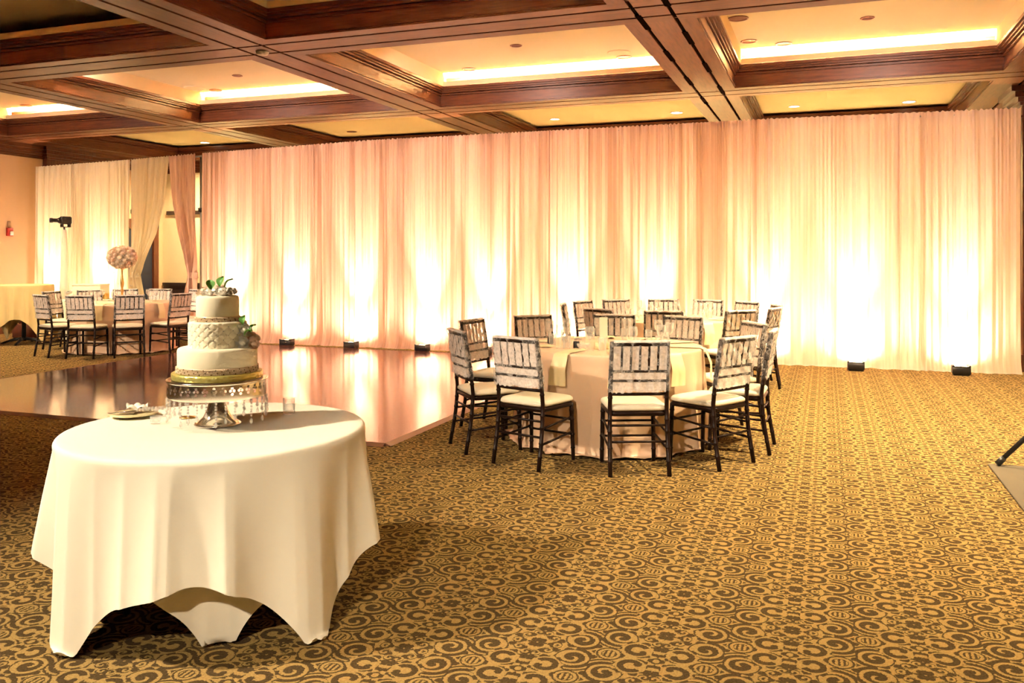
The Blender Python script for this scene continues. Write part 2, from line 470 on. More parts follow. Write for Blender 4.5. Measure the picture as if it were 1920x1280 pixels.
# ------------------------------------------------------------------ drapes
YC=12.4
TOPS=[(-14.4,3.19),(-12.0,3.24),(-10.5,3.29),(-7.05,3.365),(-.76,3.37),(2.4,3.34)]
def ztop(x):
    for (a,za),(b,zb) in zip(TOPS,TOPS[1:]):
        if x<=b: return za+(zb-za)*max(0,(x-a))/(b-a)
    return TOPS[-1][1]
def waves(rng,l0,l1,n,amp):
    return [(2*pi/rng.uniform(l0,l1),rng.uniform(0,6.28),amp*rng.uniform(.5,1)) for _ in range(n)]
def ev(w,x): return sum(a*sin(k*x+p) for k,p,a in w)
def drape(x0,x1,mat,label,seed,edges=None,ns=None,group='sheer drape panels of the long curtain wall'):
    rng=random.Random(seed)
    hi=waves(rng,.035,.06,3,.006); md=waves(rng,.09,.16,3,.012); lo=waves(rng,.14,.30,4,.017); wd=waves(rng,.4,.8,2,.02)
    dr=waves(rng,.3,.7,2,.03); ruf=waves(rng,.04,.09,3,.006); hem=waves(rng,.15,.4,3,.015)
    nu=ns or int((x1-x0)/.0105); nv=34
    zt0=[0,.004,.012,.02]; 
    def fn(s,t):
        # t 0 bottom .. 1 top
        xn=x0+(x1-x0)*s; zt=ztop(xn)
        if t<.16: z=.012+.22*(t/.16)**1.3
        else: z=.232+(zt+.035-.232)*((t-.16)/.84)
        h=z/zt
        if z>zt-.001: z=zt+.035+ev(ruf,xn) if t>=.999 else z
        xx=xn
        if edges:
            l,r=edges(z); xx=l+(r-l)*s
        f=h**1.6
        y=ev(hi,xn)*(.25+.75*f)+ev(md,xn+ev(dr,xn)*(1-h)*.5)*(.5+.5*(1-f))+ev(lo,xn+ .02*sin(z*1.7+seed))*(1-.75*f)+ev(wd,xn)*(1-f)
        if edges: y*=(x1-x0)/max(r-l,.2)*.6+.2
        yb=YC+y
        if abs(z-zt)<.05: yb=YC+.35*y+(-.022 if z<zt+.02 else 0)
        if t<.16:
            k=(1-t/.16); yb-=k*k*(.085+ev(hem,xn)); z=max(.012,z+ev(hem,xn)*.3*k*(1-k))
        return (xx,yb,z)
    m=MB(); m.grid(fn,nu,nv)
    return tag(m.build('curtain',mat),label,'curtain',group)
def lerp_tab(tab,z):
    for (a,va),(b,vb) in zip(tab,tab[1:]):
        if z<=b: return va+(vb-va)*max(0,(z-a))/(b-a)
    return tab[-1][1]
drape(-14.34,-12.02,CREAMV,'leftmost cream drape panel, straight, behind the black projector on a stand',1)
Lr=[(0,-11.45),(.6,-11.66),(1.0,-11.80),(1.16,-11.83),(1.35,-11.74),(1.9,-11.42),(2.5,-11.22),(3.3,-11.12)]
Ll=[(0,-11.99),(1.0,-11.99),(1.16,-11.97),(1.4,-11.99),(3.3,-11.99)]
drape(-11.995,-11.12,CREAMV,'cream drape panel tied back to the left of the doorway opening',2,lambda z:(lerp_tab(Ll,z),lerp_tab(Lr,z)),90)
Rl=[(0,-10.86),(.6,-10.78),(1.0,-10.68),(1.16,-10.64),(1.35,-10.70),(1.9,-10.90),(2.5,-11.05),(3.3,-11.14)]
Rr=[(0,-10.50),(1.0,-10.51),(1.16,-10.53),(1.4,-10.50),(3.3,-10.54)]
drape(-11.14,-10.54,PEACH,'peach drape panel tied back to the right of the doorway opening',3,lambda z:(lerp_tab(Rl,z),lerp_tab(Rr,z)),80)
for nm,x,z,lab in (('tie_band',-11.895,1.16,'cream tie band gathering the left tied-back drape'),('tie_band',-10.585,1.16,'peach tie band gathering the right tied-back drape')):
    m=MB(); m.lathe([(.095,-.05),(.082,-.02),(.080,.02),(.09,.05)],n=20,cap=False,M=Matrix.Diagonal((1,.8,1,1)))
    tag(m.build(nm,CREAMV if x<-11 else PEACH,loc=(x,YC,z)),lab,'tie')
def sl(a,b): return (lambda z:(a,b))
edgeP=[(-10.39,-8.86,PEACH,'straight peach drape panel just right of the doorway, rising behind the cake flowers'),
 (-8.875,-6.50,PEACH,'peach drape panel behind the left half of the dance floor, second right of the doorway'),
 (-6.515,-5.0,PEACH,'peach drape panel behind the right half of the dance floor'),
 (-5.0,-3.94,PEACH,'peach drape panel just left of the far round table, behind its leftmost chairs'),
 (-3.94,-2.28,PEACH,'peach drape panel directly behind the left half of the far round table'),
 (-2.28,-.755,PEACH,'peach drape panel directly behind the right half of the far round table'),
 (-.755,.875,CREAMR,'ivory drape panel right of the far round table, second from the right end'),
 (.875,2.32,CREAMR,'rightmost ivory drape panel at the right end of the curtain wall')]
for k,(a,b,mt,lab) in enumerate(edgeP): drape(a,b+(.03 if k<7 else 0),mt,lab,20+k)
# pipes
m=MB(); 
pts=[(x,YC+.03,z-.015) for x,z in TOPS]; pts[0]=(-14.33,YC+.03,3.18); pts[-1]=(2.31,YC+.03,3.325)
m.tube(pts,.017); tag(m.build('drape_rod',GREYM),'long horizontal pipe threaded through the drape tops','curtain rod')
for x,lab in ((-12.0,'dark upright drape pole left of the doorway opening'),(-10.47,'dark upright drape pole right of the doorway opening')):
    t=thing('drape_pole',lab,'pole',(x,YC+.06,0),0,'upright poles of the curtain wall')
    m=MB(); m.tube([(0,0,.01),(0,0,ztop(x)+.01)],.018); m.build('pole',GREYM,t)
    m=MB(); m.bevbox(-.035,.035,-.04,.035,2.28,2.36,.01); m.build('clamp',BLACK,t,label='black pole clamp')
    m=MB(); m.bevbox(-.2,.2,-.05,.35,.0,.012,.02); m.build('base_plate',GREYM,t)

# ------------------------------------------------------------------ uplights
UPX=[-13.85,-12.62,-9.67,-8.41,-7.19,-5.92,-4.87,-3.58,-2.31,-.80,.37,1.60]
UPL=['black uplight box at the foot of the leftmost cream drape','black uplight box hidden behind the gift table','black uplight box behind the wedding cake','black uplight box on the carpet right of the cake, leftmost of those in plain view',
 'second black uplight box right of the cake, behind the dance floor','third black uplight box right of the cake, behind the dance floor','black uplight box behind the left chairs of the near round table','black uplight box hidden left behind the far round table',
 'black uplight box hidden behind the middle of the far round table','black uplight box hidden behind the right chairs of the far round table','black uplight box in plain view right of the round tables, left of the two there','rightmost black uplight box near the right end of the drapes']
proto=thing('uplight','','light',(0,0,0))
m=MB(); m.bevbox(-.105,.105,-.075,.075,.02,.105,.012); m.box(-.09,.09,-.06,.06,.0,.02); m.build('housing',BLACK,proto)
m=MB()
for a,b in ((-.105,-.08),(.08,.105)): m.box(a,b,-.07,.07,.105,.125)
m.box(-.08,.08,-.075,-.06,.105,.118); m.build('bezel',BLACK,proto)
m=MB(); m.box(-.08,.08,-.055,.06,.104,.107); m.build('lens',LENS,proto,label='glowing lens')
ULP=1.0
def spot(name,loc,target,power,color,size,blend=.6,rad=.05):
    l=bpy.data.lights.new(name,'SPOT'); l.energy=power; l.color=color; l.spot_size=R(size); l.spot_blend=blend; l.shadow_soft_size=rad
    o=bpy.data.objects.new(name,l); COL.objects.link(o); o.location=loc
    d=(Vector(target)-Vector(loc)); o.rotation_euler=d.to_track_quat('-Z','Y').to_euler(); return o
for k,(x,lab) in enumerate(zip(UPX,UPL)):
    place(proto,k==0,(x,12.10,0),0,lab,'black uplights along the foot of the drapes')
    c=(1,.73,.54) if -11<x<-.9 else (1,.74,.57)
    spot('uplight_beam',(x,12.09,.125),(x,12.09+.31,1.50),860 if x<-.9 else 560,c,37,.9,.03)
    spot('uplight_spill',(x,12.09,.135),(x,12.09+.4,.75),90,c,150,1.0,.04)

# ------------------------------------------------------------------ chair
def py(z):
    tab=[(0,-.250),(.25,-.205),(.45,-.190),(.62,-.207),(.92,-.255)]
    return lerp_tab(tab,z)
def ringed(pts_fn,z0,z1,rings,r0,r1):
    zs=[]; 
    for k in range(11): zs.append((z0+(z1-z0)*k/10,0))
    for q in rings: zs+= [(q-.008,0),(q-.003,1),(q+.003,1),(q+.008,0)]
    zs.sort(); P=[]; Rr=[]
    for z,b in zs:
        P.append(pts_fn(z)); Rr.append(r0+(r1-r0)*(z-z0)/(z1-z0)+(.0032 if b else 0))
    return P,Rr
chair=thing('chiavari_chair','','chair')
for sx in (-1,1):
    m=MB(); P,Q=ringed(lambda z:(sx*(.203-.014*z),py(z),z),.002,.92,(.10,.19,.30,.38,.53,.60,.66,.72,.80),.0155,.0145); m.tube(P,Q,10); m.build('leg',CHAIRW,chair)
    m=MB(); P,Q=ringed(lambda z:(sx*(.192-.02*z),.198-.03*z,z),.002,.42,(.09,.19,.30,.37),.0145,.0165); m.tube(P,Q,10); m.build('leg',CHAIRW,chair)
m=MB(); m.bevbox(-.205,.205,-.205,.205,.402,.438,.05,4); m.build('seat_frame',CHAIRW,chair)
def cushion():
    m=MB()
    def ring(ins,z,n=6):
        P=[]; hx,hy=.203-ins,.203-ins; r=min(.06,hx*.8)
        for k,(a,b) in enumerate(((1,1),(-1,1),(-1,-1),(1,-1))):
            for j in range(n+1):
                t=k*pi/2+j/n*pi/2; P.append((a*(hx-r)+r*cos(t),b*(hy-r)+r*sin(t)+.004,z))
        return P
    m.loft([ring(.008,.438),ring(-.004,.447),ring(-.004,.462),ring(.006,.474),ring(.03,.482),ring(.09,.487),ring(.15,.489)],cap=True); return m
cushion().build('seat_cushion',CUSH,chair,label='ivory padded seat cushion')
for z in (.19,.30):
    for sx in (-1,1):
        m=MB(); m.tube([(sx*(.203-.014*z),py(z),z-.01),(sx*(.192-.02*z),.198-.03*z,z+.02)],.0085,8); m.build('stretcher',CHAIRW,chair)
    m=MB(); m.tube([(-.2,py(z+.04),z+.04),(.2,py(z+.04),z+.04)],.0085,8); m.build('stretcher',CHAIRW,chair)
    m=MB(); m.tube([(-.188,.19,z),(.188,.19,z)],.0085,8); m.build('stretcher',CHAIRW,chair)
for z,nm,r in ((.902,'top_rail',.0145),(.715,'back_rail',.0095),(.650,'back_rail',.0095),(.556,'back_rail',.011)):
    m=MB(); m.tube([(x,py(z)-.012*(1-(x/.19)**2),z) for x in (-.19,-.1,0,.1,.19)],r,8); m.build(nm,CHAIRW,chair)
for k in range(5):
    x=-.125+k*.0625; m=MB(); m.tube([(x,py(.715+j*.0465)-.010,.715+j*.0465) for j in range(5)],[.007,.009,.0095,.009,.007],7); m.build('spindle',CHAIRW,chair)
def cover_mb(seed):
    rng=random.Random(seed); w=waves(rng,.05,.12,3,.006); h=waves(rng,.025,.05,3,.006); w2=waves(rng,.08,.2,3,.006)
    def fn(s,t):
        # s around the loop, t from hem to top
        zt=.93; a=s*4
        hx=.212-.008*t; d=.023-.002*t
        per=[( -hx,-d),( hx,-d),( hx,d),( -hx,d)]
        L=[2*hx,2*d,2*hx,2*d]; tot=sum(L); q=(s%1)*tot; k=0
        while k<3 and q>L[k]: q-=L[k]; k+=1
        p0=per[k]; p1=per[(k+1)%4]; u=q/L[k]
        x=p0[0]+(p1[0]-p0[0])*u; dy=p0[1]+(p1[1]-p0[1])*u
        z=.585+(zt-.585)*min(1,t/.93)
        if k in(0,2): dy*=1-.42*sin(pi*u)**.6*(.6+.4*sin(pi*t)); dy+=ev(w,x+k)*.6+ev(w2,z*1.3+x)*.5
        if t>.93: dy*=(1-(t-.93)/.07*.95)
        if t<.05: z+=ev(h,x+dy*3)*1.0-.012
        return (x,py(z)-.006+dy,z)
    m=MB(); m.grid(fn,72,16,wrap=True); return m
cover_mb(3).build('chair_cover',LACE,chair,label='sheer white lace cover over the chair back')
used=[False]
def put_chair(cx,cy,rad,cam_deg,label,group,twist=0):
    a=R(cam_deg+20.1)
    place(chair,not used[0],(cx+rad*cos(a),cy+rad*sin(a),0),a+pi/2+R(twist),label,group); used[0]=True

# ------------------------------------------------------------------ tables
def round_table(cx,cy,rr,h,label,group='round banquet tables under cloths'):
    t=thing('round_table',label,'table',(cx,cy,0),0,group)
    m=MB(); m.lathe([(rr-.02,h-.03),(rr-.004,h-.025),(rr-.004,h-.008),(rr-.012,h-.004)],n=48); m.build('table_top',BROWN,t)
    for k in range(4):
        a=pi/4+k*pi/2; m=MB(); m.tube([(cos(a)*rr*.55,sin(a)*rr*.55,h-.03),(cos(a)*rr*.6,sin(a)*rr*.6,.0)],.016); m.build('leg',BLACKM,t)
    return t
def cloth_fn(rr,h,Lf,foldf,flare,edge=.018,nd=26,nphi=260,exf=.75):
    rows=[]
    def row(fr,fz): rows.append([(fr(2*pi*j/nphi)*cos(2*pi*j/nphi),fr(2*pi*j/nphi)*sin(2*pi*j/nphi),fz(2*pi*j/nphi)) for j in range(nphi)])
    for q in (.02,.3,.6,.85,.95): row(lambda p,q=q:rr*q,lambda p:h+.002)
    for k in range(5):
        a=k/4*pi/2; row(lambda p,a=a:rr-edge*.3+edge*sin(a)*.8,lambda p,a=a:h+.002-edge*(1-cos(a)))
    for k in range(1,nd+1):
        t=k/nd
        def fr(p):
            L=Lf(p); s=t*L; drop=min(s,h-edge-.012); ex=max(0,s-drop)
            g=min(1,t*1.0)
            return rr+edge*.5+flare(p)*g**.9+foldf(p)*(g**.75)+ex*exf
        def fz(p):
            L=Lf(p); s=t*L; lim=h-edge-.010
            if s>lim: return .010+.018*abs(sin(p*9+s*30))*min(1,(s-lim)/.05)
            return h-edge-s
        row(fr,fz)
    m=MB(); m.loft(rows,close=True); m.face([j for j in range(nphi)],True); return m
def ridges(seed,n0,n1,cnt,amp):
    rng=random.Random(seed); W=[(rng.randint(n0,n1),rng.uniform(0,6.28),amp*rng.uniform(.5,1)) for _ in range(cnt)]
    return lambda p: sum(a*(1-2.2*abs(sin((n*p+q)/2))**.8) for n,q,a in W)
def pleats(seed,n0,n1,cnt,amp):
    rng=random.Random(seed); W=[(rng.randint(n0,n1),rng.uniform(0,6.28),amp*rng.uniform(.5,1)) for _ in range(cnt)]
    return lambda p: sum(a*cos(n*p+q) for n,q,a in W)
def satin_cloth(cx,cy,label,seed,mat,group):
    f=ridges(seed,9,17,3,.020); g=pleats(seed+50,3,6,2,.02)
    m=cloth_fn(.765,.76,lambda p:.80+.03*sin(3*p+seed),f,lambda p:.045+g(p)*.5,nd=24)
    return tag(m.build('tablecloth',mat,loc=(cx,cy,0)),label,'tablecloth',group)

NT=(-1.70,6.977); FT=(-1.75,10.22); LT=(-10.6,10.77)
round_table(*NT,.755,.755,'near round table under peach satin, right of the dance floor')
round_table(*FT,.755,.755,'far round table under peach satin, close to the drapes')
round_table(*LT,.755,.755,'left round table under peach satin, with the tall flower ball')
gcl='peach satin floor-length tablecloths'
satin_cloth(*NT,'peach satin cloth on the near round table, puddling on the carpet',5,SATIN,gcl)
satin_cloth(*FT,'peach satin cloth on the far round table near the drapes',6,SATIN,gcl)
satin_cloth(*LT,'peach satin cloth on the left round table under the tall flower ball',8,SATIN,gcl)

gn='lace-covered chairs at the near round table'
for deg,lab,tw in ((-87,'chair at the near round table with its back squarely toward us, nearest of all',0),(-126,'chair at the near round table, front left, its lace back turned three-quarters to us',-2),
  (-53,'chair at the near round table, front right, just right of the nearest',3),(-22,'chair at the near round table, its back seen nearly edge-on at the right side',0),(-159,'leftmost chair at the near round table, standing beside the dance floor edge',0),
  (12,'chair at the near round table, right rear, half hidden behind the front right chair',0),(51,'chair at the near round table facing us from the rear right, above the hanging napkins',0),(81,'chair at the near round table facing us from the rear middle, behind the tall card',0),
  (117,'chair at the near round table facing us from the rear left, by bright drapes',0),(152,'second chair from the left at the near round table, facing right, back to drapes',0)):
    put_chair(*NT,1.06,deg,lab,gn,tw)
gf='lace-covered chairs at the far round table'
for deg,lab in ((172,'chair at the far round table seen as a thin dark edge on its left side'),(140,'chair at the far round table, rear left, narrow and angled, lower rail showing'),(113,'chair at the far round table facing us, rear left of centre'),
  (83,'chair at the far round table facing us in front of the middle bright drape glow'),(56,'chair at the far round table facing us, rear right of centre'),(29,'chair at the far round table, rear right corner against the bright glow'),
  (-3,'rightmost chair at the far round table, farther of the two overlapping'),(-34,'chair at the far round table, nearer of two overlapping at its right'),(-64,'chair at the far round table, back to us, front right, above the near right chairs'),
  (-103,'chair at the far round table, back to us, front middle, behind the wine glasses'),(-138,'chair at the far round table, back to us, front left')):
    put_chair(*FT,1.0,deg,lab,gf)
gl='lace-covered chairs at the left round table'
for deg,lab in ((-125,'leftmost front chair at the left round table, its back seen edge-on'),(-92,'chair at the left round table, back to us, left of the flower stem'),(-61,'chair at the left round table, back to us, right below the flower ball'),
  (-25,'chair at the left round table, right side, beside the cake'),(8,'chair at the left round table, right rear, half hidden behind the one beside the cake'),(50,'chair at the left round table farthest right, a thin edge behind the cake'),
  (86,'chair at the left round table facing us, below the dark blue door'),(112,'chair at the left round table facing us, right behind the flower stem'),(138,'chair at the left round table facing us, in front of the gift box'),(170,'chair at the left round table, left rear, beside the cocktail table')):
    put_chair(*LT,1.02,deg,lab,gl)

# place settings -------------------------------------------------------------
def napkin(len_in=.26,drop=.24,w=.12,seed=0):
    rng=random.Random(seed); f=waves(rng,.06,.12,2,.006); m=MB()
    def fn(s,t):
        L=len_in+drop; q=t*L; x=(s-.5)*w*(1+.25*max(0,q-len_in)/drop)
        if q<len_in: return (x,.78-.02-len_in+q,.7655+.010*abs(sin(s*pi*2))*(1-q/len_in)+.004)
        d=q-len_in; return (x+.05*d,.790+.05*min(1,d/.12)+ev(f,x)*min(1,d*4),.768-d)
    m.grid(fn,14,24); return m
np_=tag(napkin(seed=1).build('napkin',GOLDNAP),'','napkin')
wg=thing('wine_glass','','glass')
m=MB(); m.lathe([(.034,0),(.034,.003),(.006,.006),(.004,.03),(.004,.085),(.012,.092),(.032,.115),(.037,.145),(.033,.19),(.032,.19),(.036,.145),(.030,.116),(.008,.096)],n=16,cap=False); m.build('bowl_and_stem',GLASS,wg)
tumb=tag(MB().lathe([(.028,0),(.032,.10),(.031,.10),(.027,.006),(.001,.006)],n=16,cap=False).build('water_glass',GLASS),'','glass')
plate_unused=None and tag(MB().lathe([(.06,0),(.085,.006),(.125,.014),(.125,.017),(.085,.010),(.001,.008)],n=28,cap=False).build('dinner_plate',simple('cream_china',(.85,.70,.50),rough=.2)),'','plate')
un=[0,0,0,0]
SEAT={'near':(NT,[-87,-126,-53,-22,-159,12,51,81,117,152]),'far':(FT,[172,140,113,83,56,29,-3,-34,-64,-103,-138]),'left':(LT,[-125,-92,-61,-25,8,50,86,112,138,170])}
WH={'near':['nearest chair seen squarely from behind','front left three-quarter chair','front right chair','right edge-on chair','leftmost chair','right rear half-hidden chair','rear right chair facing us','rear middle chair facing us','rear left chair facing us','second chair from the left'],
 'far':['thin edge-on left chair','rear left narrow chair','rear left-of-centre chair','middle chair facing us','rear right-of-centre chair','rear right corner chair','rightmost chair','nearer right chair','front right chair','front middle chair','front left chair'],
 'left':['leftmost front chair','front chair left of the flower stem','front chair under the flower ball','right chair beside the cake','right rear chair','farthest right chair','rear chair below the dark blue door','rear chair behind the flower stem','rear chair before the gift box','left rear chair']}
for tb,(c,degs) in SEAT.items():
    for k,dg in enumerate(degs):
        a=R(dg+20.1); off=R(3 if k%2 else -4); w=WH[tb][k]
        if (tb,k) not in {('far',0),('far',1),('far',2),('far',3),('far',4),('far',5),('far',9),('left',6),('left',7),('left',9)}: place(np_,un[0]==0,(c[0],c[1],0),a-pi/2+off,'champagne napkin over the %s table edge at the %s'%(tb,w),'champagne napkins on the %s table'%tb); un[0]=1
        b=a+R(13); place(wg,un[1]==0,(c[0]+.50*cos(b),c[1]+.50*sin(b),.763),b,'stemmed wine glass on the %s table before the %s'%(tb,w),'wine glasses on the %s table'%tb); un[1]=1
        if tb=='near' or (tb=='far' and k not in (3,9)):
            b=a-R(15); place(tumb,un[2]==0,(c[0]+.47*cos(b),c[1]+.47*sin(b),.763),b,'short water glass on the %s table before the %s'%(tb,w),'water glasses on the %s table'%tb); un[2]=1
# near table middle ----------------------------------------------------------
t=thing('table_card','tall cream table card standing on a pale box on the near table','card',(-1.66,6.66,.763),R(20))
m=MB(); m.box(-.032,.032,-.004,.004,.055,.25,Matrix.Translation((0,0,0))@Matrix.Rotation(R(-4),4,'X')); m.build('card',PAPER,t)
m=MB(); m.bevbox(-.075,.04,-.035,.03,.0,.055,.006); m.build('box',GOLDNAP,t)
def votive(loc,label,r=.026,h=.07,group=None):
    m=MB(); m.lathe([(.001,0),(r*.92,0),(r,.004),(r*1.06,h),(r*.98,h+.001),(r*.93,h*.25),(r*.6,h*.18),(.001,h*.18)],n=22,cap=False)
    return tag(m.build('votive_glass',GLASS,loc=loc),label,'candle holder',group)
def jar(loc,label):
    t=thing('candle_jar',label,'jar',loc)
    m=MB(); m.lathe([(.024,0),(.026,.01),(.026,.05),(.02,.055)],n=16); m.build('jar_body',BLACK,t)
    m=MB(); m.lathe([(.02,.055),(.021,.078),(.018,.08)],n=16); m.build('glass_neck',GLASS,t)
jar((-1.88,6.64,.763),'small jar with a dark label on the near table, left of the tall card')
jar((-2.18,6.90,.763),'small dark jar on the near table beside the slim bottles at its left')
jar((-1.95,10.0,.763),'small dark jar on the far table, left of its front middle chair')
m=MB(); m.lathe([(.02,0),(.045,.02),(.055,.045),(.052,.045),(.04,.022),(.001,.012)],n=18,cap=False)
tag(m.build('glass_bowl',GLASS,loc=(-1.80,6.56,.763)),'shallow clear glass bowl on the near table just right of the dark-labelled jar','bowl')
for x,y,h,lab in ((-2.10,7.05,.17,'slim clear bottle on the near table, leftmost and shortest of three'),(-2.02,6.98,.21,'slim clear bottle on the near table, middle of three'),(-1.93,7.02,.22,'slim clear bottle on the near table, rightmost of three')):
    m=MB(); m.lathe([(.018,0),(.02,.01),(.02,h*.45),(.008,h*.6),(.007,h),(.009,h+.006)],n=14); tag(m.build('bud_vase',GLASS,loc=(x,y,.763)),lab,'bottle','slim bottles on the near table')
# flower ball on the left table
def rose_mb(r,rng):
    m=MB()
    m.ball((0,0,0),r*.5,8,5)
    for ring,(cnt,rr,op) in enumerate(((3,.45,.3),(5,.75,.7),(6,1.0,1.15))):
        for k in range(cnt):
            a=2*pi*k/cnt+ring*.6+rng.uniform(-.2,.2)
            def fn(s,t,a=a,rr=rr,op=op):
                w=(s-.5)*1.5; aa=a+w*.75*(1-.3*t)
                rad=r*rr*(.35+.65*sin(min(1,t*1.1)*pi/2)); z=-r*.4+t*r*(1.15-op*.55)-abs(w)**2*r*.22*t
                return (rad*cos(aa),rad*sin(aa),z)
            m.grid(fn,5,3)
    return m
rng=random.Random(4)
fl=thing('floral_centrepiece','round blush and cream flower ball on a tall gold candlestick, left table','flowers',(*LT,.763))
m=MB(); m.lathe([(.075,0),(.078,.012),(.05,.03),(.022,.05),(.018,.075),(.034,.095),(.018,.115),(.014,.16),(.028,.19),(.014,.215),(.022,.25),(.030,.30),(.022,.37),(.012,.43),(.012,.52),(.03,.545),(.05,.56)],n=20); m.build('candlestick',GOLD,fl)
FZ=.72
m=MB(); m.ball((0,0,FZ),.17,16,10,(1,1,.86)); m.build('foam_core',PETALP,fl)
rp=[rose_mb(.062,random.Random(i)) for i in range(2)]; rme=[]
N=62
for k in range(N):
    zz=1-2*(k+.5)/N; rr=sqrt(1-zz*zz); a=k*2.39996
    d=Vector((rr*cos(a),rr*sin(a),zz))
    if k<4:
        o=rp[k%2].build('bloom',[PETALC,PETALP,PETALC,PETALP][k],fl); rme.append(o)
    else:
        o=rme[rng.choice((0,0,1,2,3))].copy(); COL.objects.link(o); o.parent=fl
    o.location=(d.x*.20,d.y*.20,FZ+d.z*.165); o.rotation_euler=d.to_track_quat('Z','Y').to_euler(); s=rng.uniform(.85,1.15); o.scale=(s,s,s)
for a,l in ((.1,.33),(.5,.33),(3.3,.12),(5.1,.30)):
    m=MB()
    for q in range(int(l/.016)): m.ball((.15*cos(a),.15*sin(a),FZ-.15-q*.016),.0045 if q<int(l/.016)-1 else .010,6,4)
    m.build('crystal_strand',CRYST,fl)

# cocktail table -------------------------------------------------------------
t=thing('cocktail_table','tall round cocktail table at the far left under a draped yellow cloth','table',(-12.92,10.94,0))
m=MB(); m.lathe([(.43,.985),(.445,.99),(.445,1.005),(.43,1.01)],n=40); m.build('table_top',BROWN,t)
m=MB(); m.tube([(0,0,.05),(0,0,.99)],.035,12); m.build('pole',BLACKM,t)
for k in range(4):
    a=k*pi/2+.5; m=MB(); m.tube([(0,0,.09),(.15*cos(a),.15*sin(a),.075),(.30*cos(a),.30*sin(a),.03),(.36*cos(a),.36*sin(a),.008)],[.03,.026,.02,.015]); m.build('foot',BLACKM,t)
sq=lambda p,c,a: a/max(abs(cos(p-c)),abs(sin(p-c)))
f=ridges(12,11,17,3,.020)
cc=R(258)
m=cloth_fn(.452,1.012,lambda p:min(.99,sq(p,cc+pi/4,1.0)-.45),f,lambda p:.02+.09*max(0,cos(4*(p-cc)))**1.5,nd=22,nphi=200)
tag(m.build('tablecloth',YELCL,loc=(-12.92,10.94,0)),'pale yellow square cloth swagged over the tall cocktail table','tablecloth')
m=MB(); m.bevbox(-.24,.24,-.16,.16,0,.26,.05,5); m.bevbox(-.2,.2,-.02,.02,.26,.33,.015); tag(m.build('leather_bag',BROWN,loc=(-13.75,11.75,0),rz=.3),'brown leather bag on the floor seen under the cocktail table','bag')
# gift table -----------------------------------------------------------------
t=thing('gift_table','small table under a white cloth behind the left chairs','table',(-12.25,11.72,0))
m=MB(); m.box(-.42,.50,-.26,.26,.70,.735); m.build('table_top',BROWN,t)
for a in (-.37,.45):
    for b in (-.2,.2): m=MB(); m.tube([(a,b,0),(a,b,.70)],.016); m.build('leg',BLACKM,t)
m=MB()
def gc(s,t):
    rngx=.51+.01; k=s*2*pi; 
    sx=max(-1,min(1,1.35*cos(k))); sy=max(-1,min(1,1.35*sin(k)))
    if t<.25: q=t/.25; return (.04+sx*.485*q,sy*.275*q,.742)
    q=(t-.25)/.75; f=1+.05*q+.02*q*sin(k*14)
    return (.04+sx*.49*f,sy*.28*f,.738-.70*q)
m.grid(gc,120,16,wrap=True); tag(m.build('tablecloth',IVORY,loc=(-12.25,11.72,0)),'white cloth on the gift table behind the left chairs','tablecloth')
t=thing('gift_box','large pale square gift card box with a purple bow on the gift table','box',(-12.22,11.70,.745),R(18))
m=MB(); m.bevbox(-.25,.25,-.16,.16,0,.25,.006); m.build('box_body',PAPER,t)
m=MB(); m.bevbox(-.256,.256,-.166,.166,.235,.262,.006); m.build('lid',PAPER,t)
m=MB()
for k in range(7): m.ball((.10+.03*cos(k*.9),-.175,.085+.03*sin(k*.9)),.022,7,5)
m.build('bow',PURPLE,t,label='purple ribbon bow')
t=thing('gift_bag','small golden lit box right of the pale gift box','box',(-11.93,11.72,.745)); m=MB(); m.bevbox(-.06,.06,-.05,.05,0,.12,.006); m.build('box_body',GOLD,t); m=MB(); m.box(-.064,.064,-.054,.054,.10,.125); m.build('lid',GOLDNAP,t)
wf=thing('flower_posy','low bunch of white flowers left of the pale gift box','flowers',(-12.60,11.66,.745))
m=MB(); m.lathe([(.05,0),(.06,.06),(.055,.07)],n=16); m.build('vase',GLASS,wf)
for k in range(9):
    a=k*2.4; o=rose_mb(.05,random.Random(k)).build('bloom',PETALW,wf) if k==0 else None
    if k==0: r0=o
    else: o=r0.copy(); COL.objects.link(o); o.parent=wf
    o.location=(.075*sqrt(k/9)*cos(a)*1.5,.075*sqrt(k/9)*sin(a),.10+.03*(1-k/9)); o.rotation_euler=(.4*sin(a),.4*cos(a),a)
for k in range(5):
    a=k*1.3; m=MB(); m.grid(lambda s,t:((s-.5)*.035*sin(pi*min(.98,t+.05)),t*.09,.02*sin(pi*t)),4,6); o=m.build('leaf',LEAF,wf); o.location=(.07*cos(a),.07*sin(a),.09); o.rotation_euler=(.5,0,a)

# projector on stand ---------------------------------------------------------
G=(-12.95,11.72)
t=thing('gobo_projector','black spotlight projector with a blue lens on the white-sleeved stand','projector',(G[0]+.03,G[1],2.02),R(58)); t.scale=(.78,.78,.78)
m=MB(); m.bevbox(-.05,.20,-.085,.085,.07,.25,.05,5); m.build('body',BLACK,t)
Mx=Matrix.Translation((-.05,0,.155))@Matrix.Rotation(R(-90),4,'Y')
m=MB(); m.lathe([(.07,0),(.055,.03),(.045,.05),(.045,.14),(.055,.145),(.055,.20),(.05,.205)],n=18,M=Mx); m.build('lens_tube',BLACK,t)
m=MB(); m.ball((-.252,0,.155),.045,12,7,(.3,1,1)); m.build('lens',BLUEL,t,label='blue-violet lens')
m=MB()
for a in (.0,.15): m.bevbox(a-.02,a+.02,-.10,-.088,.0,.17,.004); m.bevbox(a-.02,a+.02,.088,.10,.0,.17,.004)
m.box(-.02,.17,-.1,.1,0,.012); m.build('yoke',BLACK,t)
t=thing('light_stand','slim tripod stand in a white stretch sleeve below the projector','stand',(*G,0))
